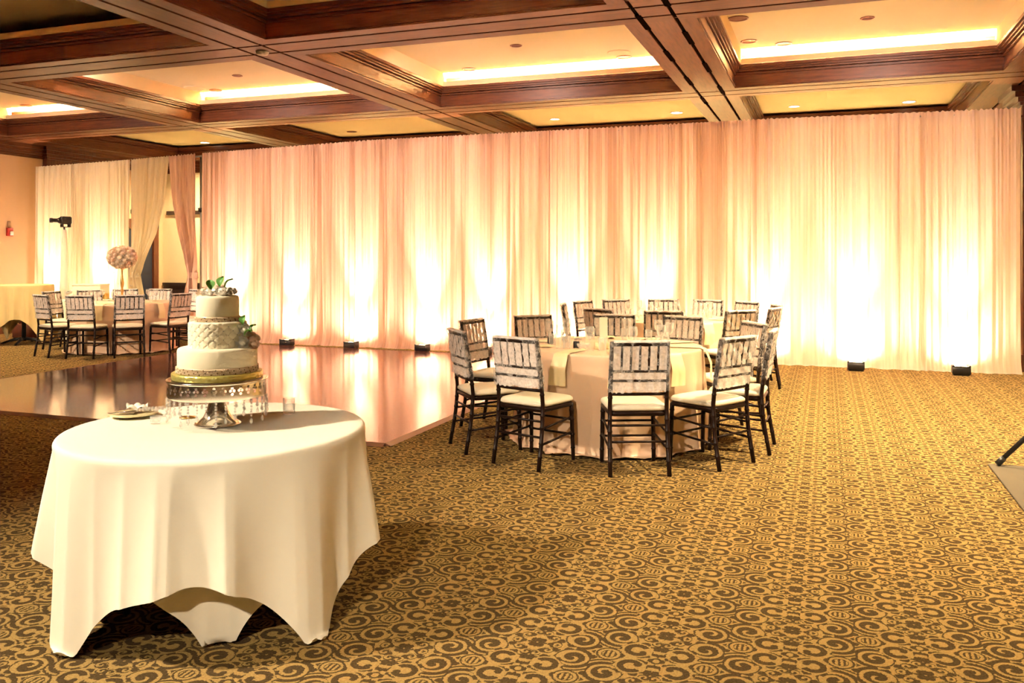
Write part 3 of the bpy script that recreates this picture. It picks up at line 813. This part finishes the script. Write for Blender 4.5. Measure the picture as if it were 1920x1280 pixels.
m=MB(); m.tube([(.06,.03,.05),(.06,.02,2.02)],.016); m.build('pole',GREYM,t)
m=MB(); m.lathe([(.16,.04),(.10,.55),(.07,1.2),(.05,1.7),(.03,1.98)],c=(.06,.03,0),n=18,cap=False); m.build('sleeve',simple('white_stretch_fabric',(.86,.76,.62),rough=.7),t,label='white stretch fabric sleeve')
for k in range(3):
    a=k*2.094+.4; m=MB(); m.tube([(.06,.03,.4),(.06+.22*cos(a),.03+.22*sin(a),.012)],.011); m.build('leg',GREYM,t)

# fire alarm -----------------------------------------------------------------
t=thing('fire_alarm','red fire alarm strobe with white lens on the peach left wall','alarm',(XL,12.28,1.98))
m=MB(); m.bevbox(0,.05,-.065,.065,-.09,.07,.012); m.build('housing',RED,t)
m=MB(); m.bevbox(.05,.075,-.02,.05,-.08,-.0,.008); m.build('strobe_lens',WHITEP,t)
m=MB(); m.bevbox(0,.02,-.03,.03,.07,.20,.008); m.build('conduit',simple('tan_conduit',(.5,.3,.18),rough=.6),t)

# ------------------------------------------------------------------ cake table
CT=(-2.50,3.08)
round_table(*CT,.60,.745,'small round cake table under ivory cloths in the left foreground','round cake table')
def sqcloth(side,ang,seed,h,mx,ca,cf,fa,zt,fl=.03):
    c=R(ang)   # direction of one corner
    rr=.605+zt
    f=ridges(seed,7,15,3,fa)
    def corner(p): return max(0,cos(4*(p-c)))
    def L(p): return min(mx,side/2/max(abs(cos(p-c+pi/4)),abs(sin(p-c+pi/4)))-rr+.02+.016*sin(5*p+seed)+.010*sin(11*p+seed*2))
    def fold(p):
        q=corner(p); dl=((p-c+pi/4)%(pi/2))-pi/4
        return f(p)*(1-q*.5)+cf*cos(10*dl)*(.35+.65*q)
    return cloth_fn(rr,h,L,fold,lambda p:fl+ca*corner(p)**1.6,edge=.022,nd=30,nphi=420,exf=.12)
m=sqcloth(2.0,-50,31,.748,.76,-.12,.014,.010,-.02,.0)
tag(m.build('under_cloth',IVORY,loc=(*CT,0)),'lower ivory cloth on the cake table, its pointed corner showing at front','tablecloth','ivory cloths on the cake table')
m=sqcloth(2.08,-107,33,.752,.86,-.035,.03,.026,.022,.055)
o=tag(m.build('top_cloth',IVORY,loc=(*CT,0)),'upper ivory square cloth on the cake table, corners reaching the carpet','tablecloth','ivory cloths on the cake table')
o.name='tablecloth'; TZ=.756
# stand
CC=(-2.53,3.12)
st=thing('cake_stand','silver pedestal cake stand with pierced rim and hanging crystals','cake stand',(*CC,TZ))
m=MB(); m.lathe([(.098,0),(.102,.006),(.085,.014),(.062,.035),(.045,.07),(.036,.11),(.03,.15),(.032,.185),(.06,.196)],n=32)
m.build('pedestal',CHROME,st)
m=MB(); m.lathe([(.06,.192),(.205,.194),(.213,.198),(.216,.203),(.213,.208),(.205,.206),(.001,.206)],n=56,cap=False); m.build('plate',CHROME,st)
m=MB(); m.lathe([(.210,0),(.212,.01),(.211,.068)],n=72,cap=False)
o=m.build('pierced_apron',APRON,st); o.location=(0,0,.130)
NC=34
for k in range(NC):
    a=2*pi*k/NC; m=MB(); x,y=.211*cos(a),.211*sin(a); n=3+(k*7)%4
    for q in range(n): m.ball((x,y,.124-q*.013),.0055,7,5)
    zb=.124-n*.013-.012
    m.lathe([(.001,.016),(.006,.004),(.0075,-.004),(.001,-.012)],c=(x,y,zb),n=8)
    m.build('crystal_drop',CRYST,st)
# cake
ck=thing('wedding_cake','three tier ivory wedding cake with sugar flowers and a gold board','cake',(*CC,TZ+.208))
def tier(r,z0,z1): 
    b=.012; return [(r-.002,z0),(r,z0+.004),(r,z1-b),(r-b*.3,z1-b*.3),(r-b,z1),(.001,z1)]
m=MB(); m.lathe([(.190,0),(.193,.002),(.193,.026),(.190,.028),(.001,.028)],n=64); m.build('cake_board',BOARD,ck,label='gold foil drum under the cake')
T=[(.169,.028,.136),(.122,.136,.250),(.091,.250,.362)]
m=MB(); m.lathe(tier(*T[0]),n=64); m.build('cake_tier',CAKE,ck,label='plain bottom tier')
m=MB(); 
r1,z0,z1=T[1]
def quilt(s,t):
    a=s*2*pi; z=z0+(z1-z0)*t; u=s*18; v=t*3
    d1=abs(((u+v)%1)-.5)*2; d2=abs(((u-v)%1)-.5)*2
    puff=.0035*(1-max(d1,d2)**4)
    r=r1-.001+puff
    if t>.93: r-= .010*((t-.93)/.07)**2
    return (r*cos(a),r*sin(a),z)
m.grid(quilt,216,44,wrap=True); m.lathe([(.112,z1-.001),(.001,z1)],n=48,cap=False)
m.cur=1
for row in range(7):
    for k in range(18):
        a=2*pi*(k+(.5 if row%2 else 0)+.5*(0))/18; zz=z0+(z1-z0)*(row*.5/3); 
        if 0<row<6: m.ball((r1*cos(a)+.001*cos(a),r1*sin(a)+.001*sin(a),zz),.0024,6,4)
m.build('cake_tier',[CAKE,simple('silver_pearl',(.70,.62,.46),rough=.25,metal=.3)],ck,label='quilted middle tier with pearls')
m=MB(); m.lathe(tier(*T[2]),n=64); m.build('cake_tier',CAKE,ck,label='plain top tier')
PEARL=simple('pearl_bead',(.86,.68,.46),rough=.25); PEARLD=simple('gold_bead',(.45,.24,.10),rough=.25,metal=.6)
for (r,z0,_),hh in ((T[0],.028),(T[2],.022)):
    m=MB(); n=int(2*pi*r/.0070)
    m.lathe([(r+.001,z0),(r+.003,z0+.002),(r+.003,z0+hh-.003),(r+.001,z0+hh)],n=64,cap=False)
    rows=int(hh/.0064)
    for q in range(rows):
        for k in range(n):
            a=2*pi*(k+.5*(q%2))/n; m.cur=1 if (k*3+q*5)%7==0 else 0
            m.ball(((r+.004)*cos(a),(r+.004)*sin(a),z0+.004+q*.0064),.0031,5,4)
    m.build('beaded_band',[PEARL,PEARLD],ck,label='band of cream and gold beads')
def leaf_mb(l,w):
    m=MB(); m.grid(lambda s,t:((s-.5)*w*2*sin(pi*min(.985,max(.02,t)))**.8,t*l,.012*sin(pi*t)+abs(s-.5)*.016),6,10); return m
def flower(x,y,z,r,mat,rx,rz,seed):
    o=rose_mb(r,random.Random(seed)).build('sugar_flower',mat,ck); o.location=(x,y,z); o.rotation_euler=(rx,0,rz); return o
cam_r=Vector((.9391,.3437,0)); cam_f=Vector((-.3437,.9391,0))
def cp(r,f,z): v=cam_r*r+cam_f*f; return (v.x,v.y,z)
for k,(r,f,z,s,mt) in enumerate(((-.060,-.01,.378,.032,PETALC),(-.030,-.03,.378,.030,PETALW),(.030,-.035,.380,.034,PETALW),(.062,-.01,.378,.028,PETALW),(0,.02,.388,.036,PETALC),(-.045,.04,.38,.03,PETALP),(.045,.04,.382,.03,PETALW))):
    flower(*cp(r,f,z),s,mt,.5*(1 if f<0 else -.5),R(20)+r*3,k)
for r,f,z,rx,rz in ((-.020,-.035,.385,1.0,.5),(.020,-.02,.398,1.1,-.35),(.040,-.02,.395,.8,-1.2)):
    o=leaf_mb(.052,.020).build('sugar_leaf',LEAF,ck); o.location=cp(r,f,z); o.rotation_euler=(rx,0,R(20)+rz)
for k,(r,f,z,s,mt) in enumerate(((.132,-.045,.212,.034,PETALW),(.128,-.06,.160,.032,PETALW),(.160,-.02,.168,.036,PETALP),(.172,-.04,.150,.024,PETALP))):
    flower(*cp(r,f,z),s,mt,1.1,R(20)+.6,k+20)
for r,f,z,rx,rz in ((.130,-.05,.236,1.2,-.3),(.140,-.07,.188,.5,-1.3),(.160,-.04,.20,.9,-.9)):
    o=leaf_mb(.042,.016).build('sugar_leaf',LEAF,ck); o.location=cp(r,f,z); o.rotation_euler=(rx,0,R(20)+rz)
# small things on the cake table
votive((-2.80,3.04,TZ),'low clear votive glass beside the cake knife plate',.024,.032,'votive glasses on the cake table')
votive((-2.38,3.44,TZ),'taller clear votive glass right of the cake stand',.027,.075,'votive glasses on the cake table')
t=thing('champagne_goblet','gold-footed crystal goblet standing left of the cake stand','glass',(-2.765,3.20,TZ))
m=MB(); m.lathe([(.036,0),(.036,.004),(.01,.008)],n=22); m.build('foot',GOLD,t,label='round gold foot')
m=MB(); m.lathe([(.005,.008),(.005,.06),(.010,.075),(.024,.09),(.028,.12),(.024,.15)],n=16,cap=False); m.build('bowl',GLASS,t)
pl=thing('side_plate','small cream plate left of the cake stand, under a knife and server','plate',(-3.02,3.14,TZ))
m=MB(); m.lathe([(.06,0),(.075,.006),(.105,.012),(.105,.016),(.07,.011),(.001,.010)],n=36,cap=False); m.build('dish',simple('cream_china_plate',(.86,.72,.40),rough=.25),pl)
for nm,lab,off,bl in (('cake_knife','silver cake knife with crystal handle on the small cream plate',.0,'k'),('cake_server','silver wedge cake server with crystal handle on the small cream plate',.035,'s')):
    t=thing(nm,lab,'knife' if bl=='k' else 'server',(-3.02,3.12+off,TZ+.020),R(28+off*200))
    m=MB()
    if bl=='k': m.loft([[(-.10,-.006,0),(-.10,.006,0),(-.10,0,.002)],[(.02,-.011,0),(.02,.011,0),(.02,0,.003)]],cap=True)
    else: m.loft([[(-.09,-.004,0),(-.09,.004,0),(-.09,0,.002)],[(-.03,-.026,.002),(-.03,.026,.002),(-.03,0,.004)],[(.02,-.008,.006),(.02,.008,.006),(.02,0,.009)]],cap=True)
    m.build('blade',CHROME,t)
    m=MB()
    for q in range(7): m.ball((.03+q*.014,0,.012),.0085+.002*(q==6),8,6)
    m.build('handle',CRYST,t)
m=MB(); m.grid(lambda s,t:((s-.5)*.10+.012*sin(t*6),(t-.5)*.07,.014+.022*abs(sin(s*6+t*2))+.010*sin(t*9)),14,10)
tag(m.build('folded_napkin',IVORY,loc=(-3.045,3.19,TZ+.004),rz=.4),'small crumpled ivory napkin behind the knife on the cream plate','napkin')

# ------------------------------------------------------------------ right foreground
m=MB(); m.bevbox(1.09,2.6,4.1,6.95,0,.014,.01); tag(m.build('floor_mat',GREY),'flat grey mat on the carpet at the right edge','mat')
t=thing('speaker_stand','black tripod stand whose leg enters at the right edge','stand',(1.78,7.13,0))
hub=(0,0,.66)
fx=(1.150-1.78,6.90-7.13,.034)
for k,(x,y,z) in enumerate((fx,(.55,-.40,.012),(.15,.62,.012))):
    m=MB(); m.tube([hub,(x,y,z)],.017,10); lg=m.build('leg',BLACKM,t)
    m=MB(); d=(Vector(hub)-Vector((x,y,z))).normalized(); m.tube([Vector((x,y,z))-d*.012,Vector((x,y,z))+d*.05],[.021,.023],12); m.build('rubber_foot',BLACK,lg)
m=MB(); m.tube([(0,0,.12),(0,0,1.9)],.018,12); m.build('pole',BLACKM,t)
m=MB(); m.lathe([(.03,.62),(.035,.63),(.035,.70),(.03,.71)],n=18); m.build('collar',BLACK,t)

# ------------------------------------------------------------------ ceiling fixtures
def can(x,y,z,label,lit=False,r=.085,grp=None):
    t=thing('recessed_downlight',label,'ceiling light',(x,y,z),0,grp or ('lit' if lit else 'unlit')+' recessed downlights')
    m=MB(); m.lathe([(r,0.002),(r+.018,-.004),(r+.016,-.010),(r-.004,-.008),(r-.010,.0)],n=28,cap=False); m.build('trim_ring',WHITEP if lit else BRONZE,t)
    m=MB(); m.lathe([(r-.004,-.003),(r*.5,-.002),(.001,-.002)],n=24,cap=False); m.build('lamp' if lit else 'reflector',BULB if lit else BRONZE,t)
Z2,Z3=4.18,4.03
can(-.93,9.95,Z2,'recessed downlight near the front left corner of the bright right coffer',False,.10)
can(-.90,11.05,Z2,'recessed downlight near the rear left corner of the bright right coffer')
can(-.50,11.33,Z2,'recessed downlight at the rear edge of the bright right coffer, third from left')
can(.44,10.43,Z2,'small recessed downlight in the middle of the bright right coffer',False,.06)
can(-4.80,11.33,Z2,'recessed downlight at the rear left edge of the bright middle coffer')
can(-2.55,11.36,Z2,'recessed downlight at the rear right edge of the bright middle coffer',False,.09)
can(-3.70,10.26,Z2,'small recessed downlight in the middle of the bright middle coffer',False,.06)
can(-9.25,11.36,Z2,'recessed downlight at the rear of the bright left-centre coffer')
can(-8.20,10.55,Z2,'small recessed downlight in the middle of the bright left-centre coffer',False,.06)
can(-13.35,11.35,Z2,'recessed downlight at the rear of the far left bright coffer')
can(-.50,15.25,Z3,'glowing downlight over the right drapes, left of the two in its coffer',True)
can(1.28,15.45,Z3,'glowing downlight over the right drapes, right of the two in its coffer',True,.1)
can(-4.70,15.15,Z3,'glowing downlight above the middle drapes, left of the two in its coffer',True)
can(-2.47,15.2,Z3,'glowing downlight above the middle drapes, right of the two in its coffer',True,.1)
can(-9.05,15.25,Z3,'unlit downlight in the dim coffer above the drapes left of centre')
can(-13.0,15.6,Z3,'glowing downlight in the far left rear coffer above the doorway',True,.1)
for x,y,z,r,lab in ((-2.56,11.08,Z2,.15,'pale round ceiling speaker in the bright middle coffer'),(-9.45,11.1,Z2,.17,'pale round ceiling speaker in the bright left-centre coffer')):
    t=thing('ceiling_speaker',lab,'speaker',(x,y,z)); m=MB(); m.lathe([(r,0),(r,-.006),(r-.01,-.010),(r-.03,-.010)],n=32,cap=False); m.build('rim',CEIL,t); m=MB(); m.lathe([(r-.03,-.008),(.001,-.009)],n=32,cap=False); m.build('grille',CEIL,t)
t=thing('smoke_detector','white smoke detector at the crossing of two wooden beams','smoke detector',(-5.70,7.75,SOF)); m=MB(); m.lathe([(.07,0),(.07,-.012),(.06,-.03),(.03,-.036),(.001,-.036)],n=24,cap=False); m.build('housing',WHITEP,t); m=MB(); m.lathe([(.072,0),(.072,-.006),(.07,-.007)],n=24,cap=False); m.build('base',GREYM,t)

# ------------------------------------------------------------------ lights
def area(name,loc,rot,sx,sy,power,color):
    l=bpy.data.lights.new(name,'AREA'); l.shape='RECTANGLE'; l.size=sx; l.size_y=sy; l.energy=power; l.color=color
    o=bpy.data.objects.new(name,l); COL.objects.link(o); o.location=loc; o.rotation_euler=rot; return o
WARM=(1,.79,.46)
for j,pw in ((0,340),(1,450),(2,600),(3,600)):
    x0,x1=BX[j][1],BX[j+1][0]; y0,y1=AY[3][1],AY[4][0]
    area('cove_and_fill_strip',((x0+x1)/2,y1-.05,4.050),(R(180-64),0,0),x1-x0-.3,.03,pw,WARM)
    area('cove_and_fill_strip',((x0+x1)/2,y0+.05,4.050),(R(180+64),0,0),x1-x0-.3,.03,pw*.5,WARM)  # added near-side strip, fills in the middle of the coffer ceiling
for j in range(4):
    x0,x1=BX[j][1],BX[j+1][0]; y0,y1=AY[2][1],AY[3][0]
    area('cove_and_fill_strip',((x0+x1)/2,y0+.05,4.050),(R(180+64),0,0),x1-x0-.3,.03,900,(1,.72,.42))  # added fill strips, hidden from view, brightening the unlit nearer coffers
DW=(1,.78,.46)
def down(x,y,p,size=110,tx=0,ty=0,z=4.1,rad=.10,c=DW): spot('downlight_and_fill_beam',(x,y,z),(x+tx,y+ty,0),p,c,size,.9,rad)
for x,y,p in ((.5,9.6,1300),(1.3,6.2,1000),(-1.2,1.2,500),(-3.8,9.6,260),(-12.2,9.7,420),(1,-2,420),(-11,5,160)): down(x,y,p)  # first two light the bright right carpet, the rest are added room fill
for x,y,p in ((-.5,15.2,800),(1.28,15.4,800),(-4.7,15.1,800),(-2.47,15.2,800),(-9.05,15.2,700),(-13.0,15.4,800)): down(x,y,p,150,z=3.99)
# wash lamps without fixtures, added to brighten the drapes
for x,p in ((-12.6,130),(-9.6,260),(-7.0,250),(-4.4,240),(-1.8,220),(.8,170)): spot('downlight_and_fill_beam',(x,8.6,4.12),(x,12.4,2.0),p,(1,.72,.60),100,1.0,.08)
# cake key follows the stand's shadow; the other three are added front fill
spot('downlight_and_fill_beam',(-5.2,.6,4.12),(-2.5,3.1,.95),1150,(1,.84,.62),62,.9,.10)
spot('downlight_and_fill_beam',(-1.0,-2.4,4.12),(-2.4,3.1,.7),2000,(1,.84,.62),46,.9,.10)
spot('downlight_and_fill_beam',(-1.4,.2,4.12),(-1.7,7.0,.5),1300,(1,.82,.60),50,.9,.10)
spot('downlight_and_fill_beam',(-8.6,1.2,4.12),(-10.4,10.6,.5),1500,(1,.82,.60),44,.9,.10)

W=bpy.data.worlds.new('world'); SC.world=W; W.use_nodes=True
W.node_tree.nodes['Background'].inputs[0].default_value=(1,.75,.5,1); W.node_tree.nodes['Background'].inputs[1].default_value=.05

# ------------------------------------------------------------------ camera and view
cam=bpy.data.cameras.new('camera'); co=bpy.data.objects.new('camera',cam); COL.objects.link(co)
cam.sensor_width=36; cam.lens=1608/1920*36; cam.shift_y=-160/1920; cam.clip_start=.05
co.location=(0,0,1.5); co.rotation_euler=(R(90),0,R(20.1)); SC.camera=co
SC.view_settings.view_transform='Standard'; SC.view_settings.exposure=0.9
try:
    SC.cycles.max_bounces=4; SC.cycles.diffuse_bounces=2; SC.cycles.glossy_bounces=3; SC.cycles.transparent_max_bounces=8; SC.cycles.adaptive_threshold=.18; SC.cycles.transmission_bounces=4
    SC.cycles.sample_clamp_indirect=20; SC.cycles.caustics_reflective=False; SC.cycles.caustics_refractive=False; SC.cycles.use_denoising=True; SC.cycles.denoising_prefilter='FAST'; SC.cycles.use_light_tree=True
except Exception: pass
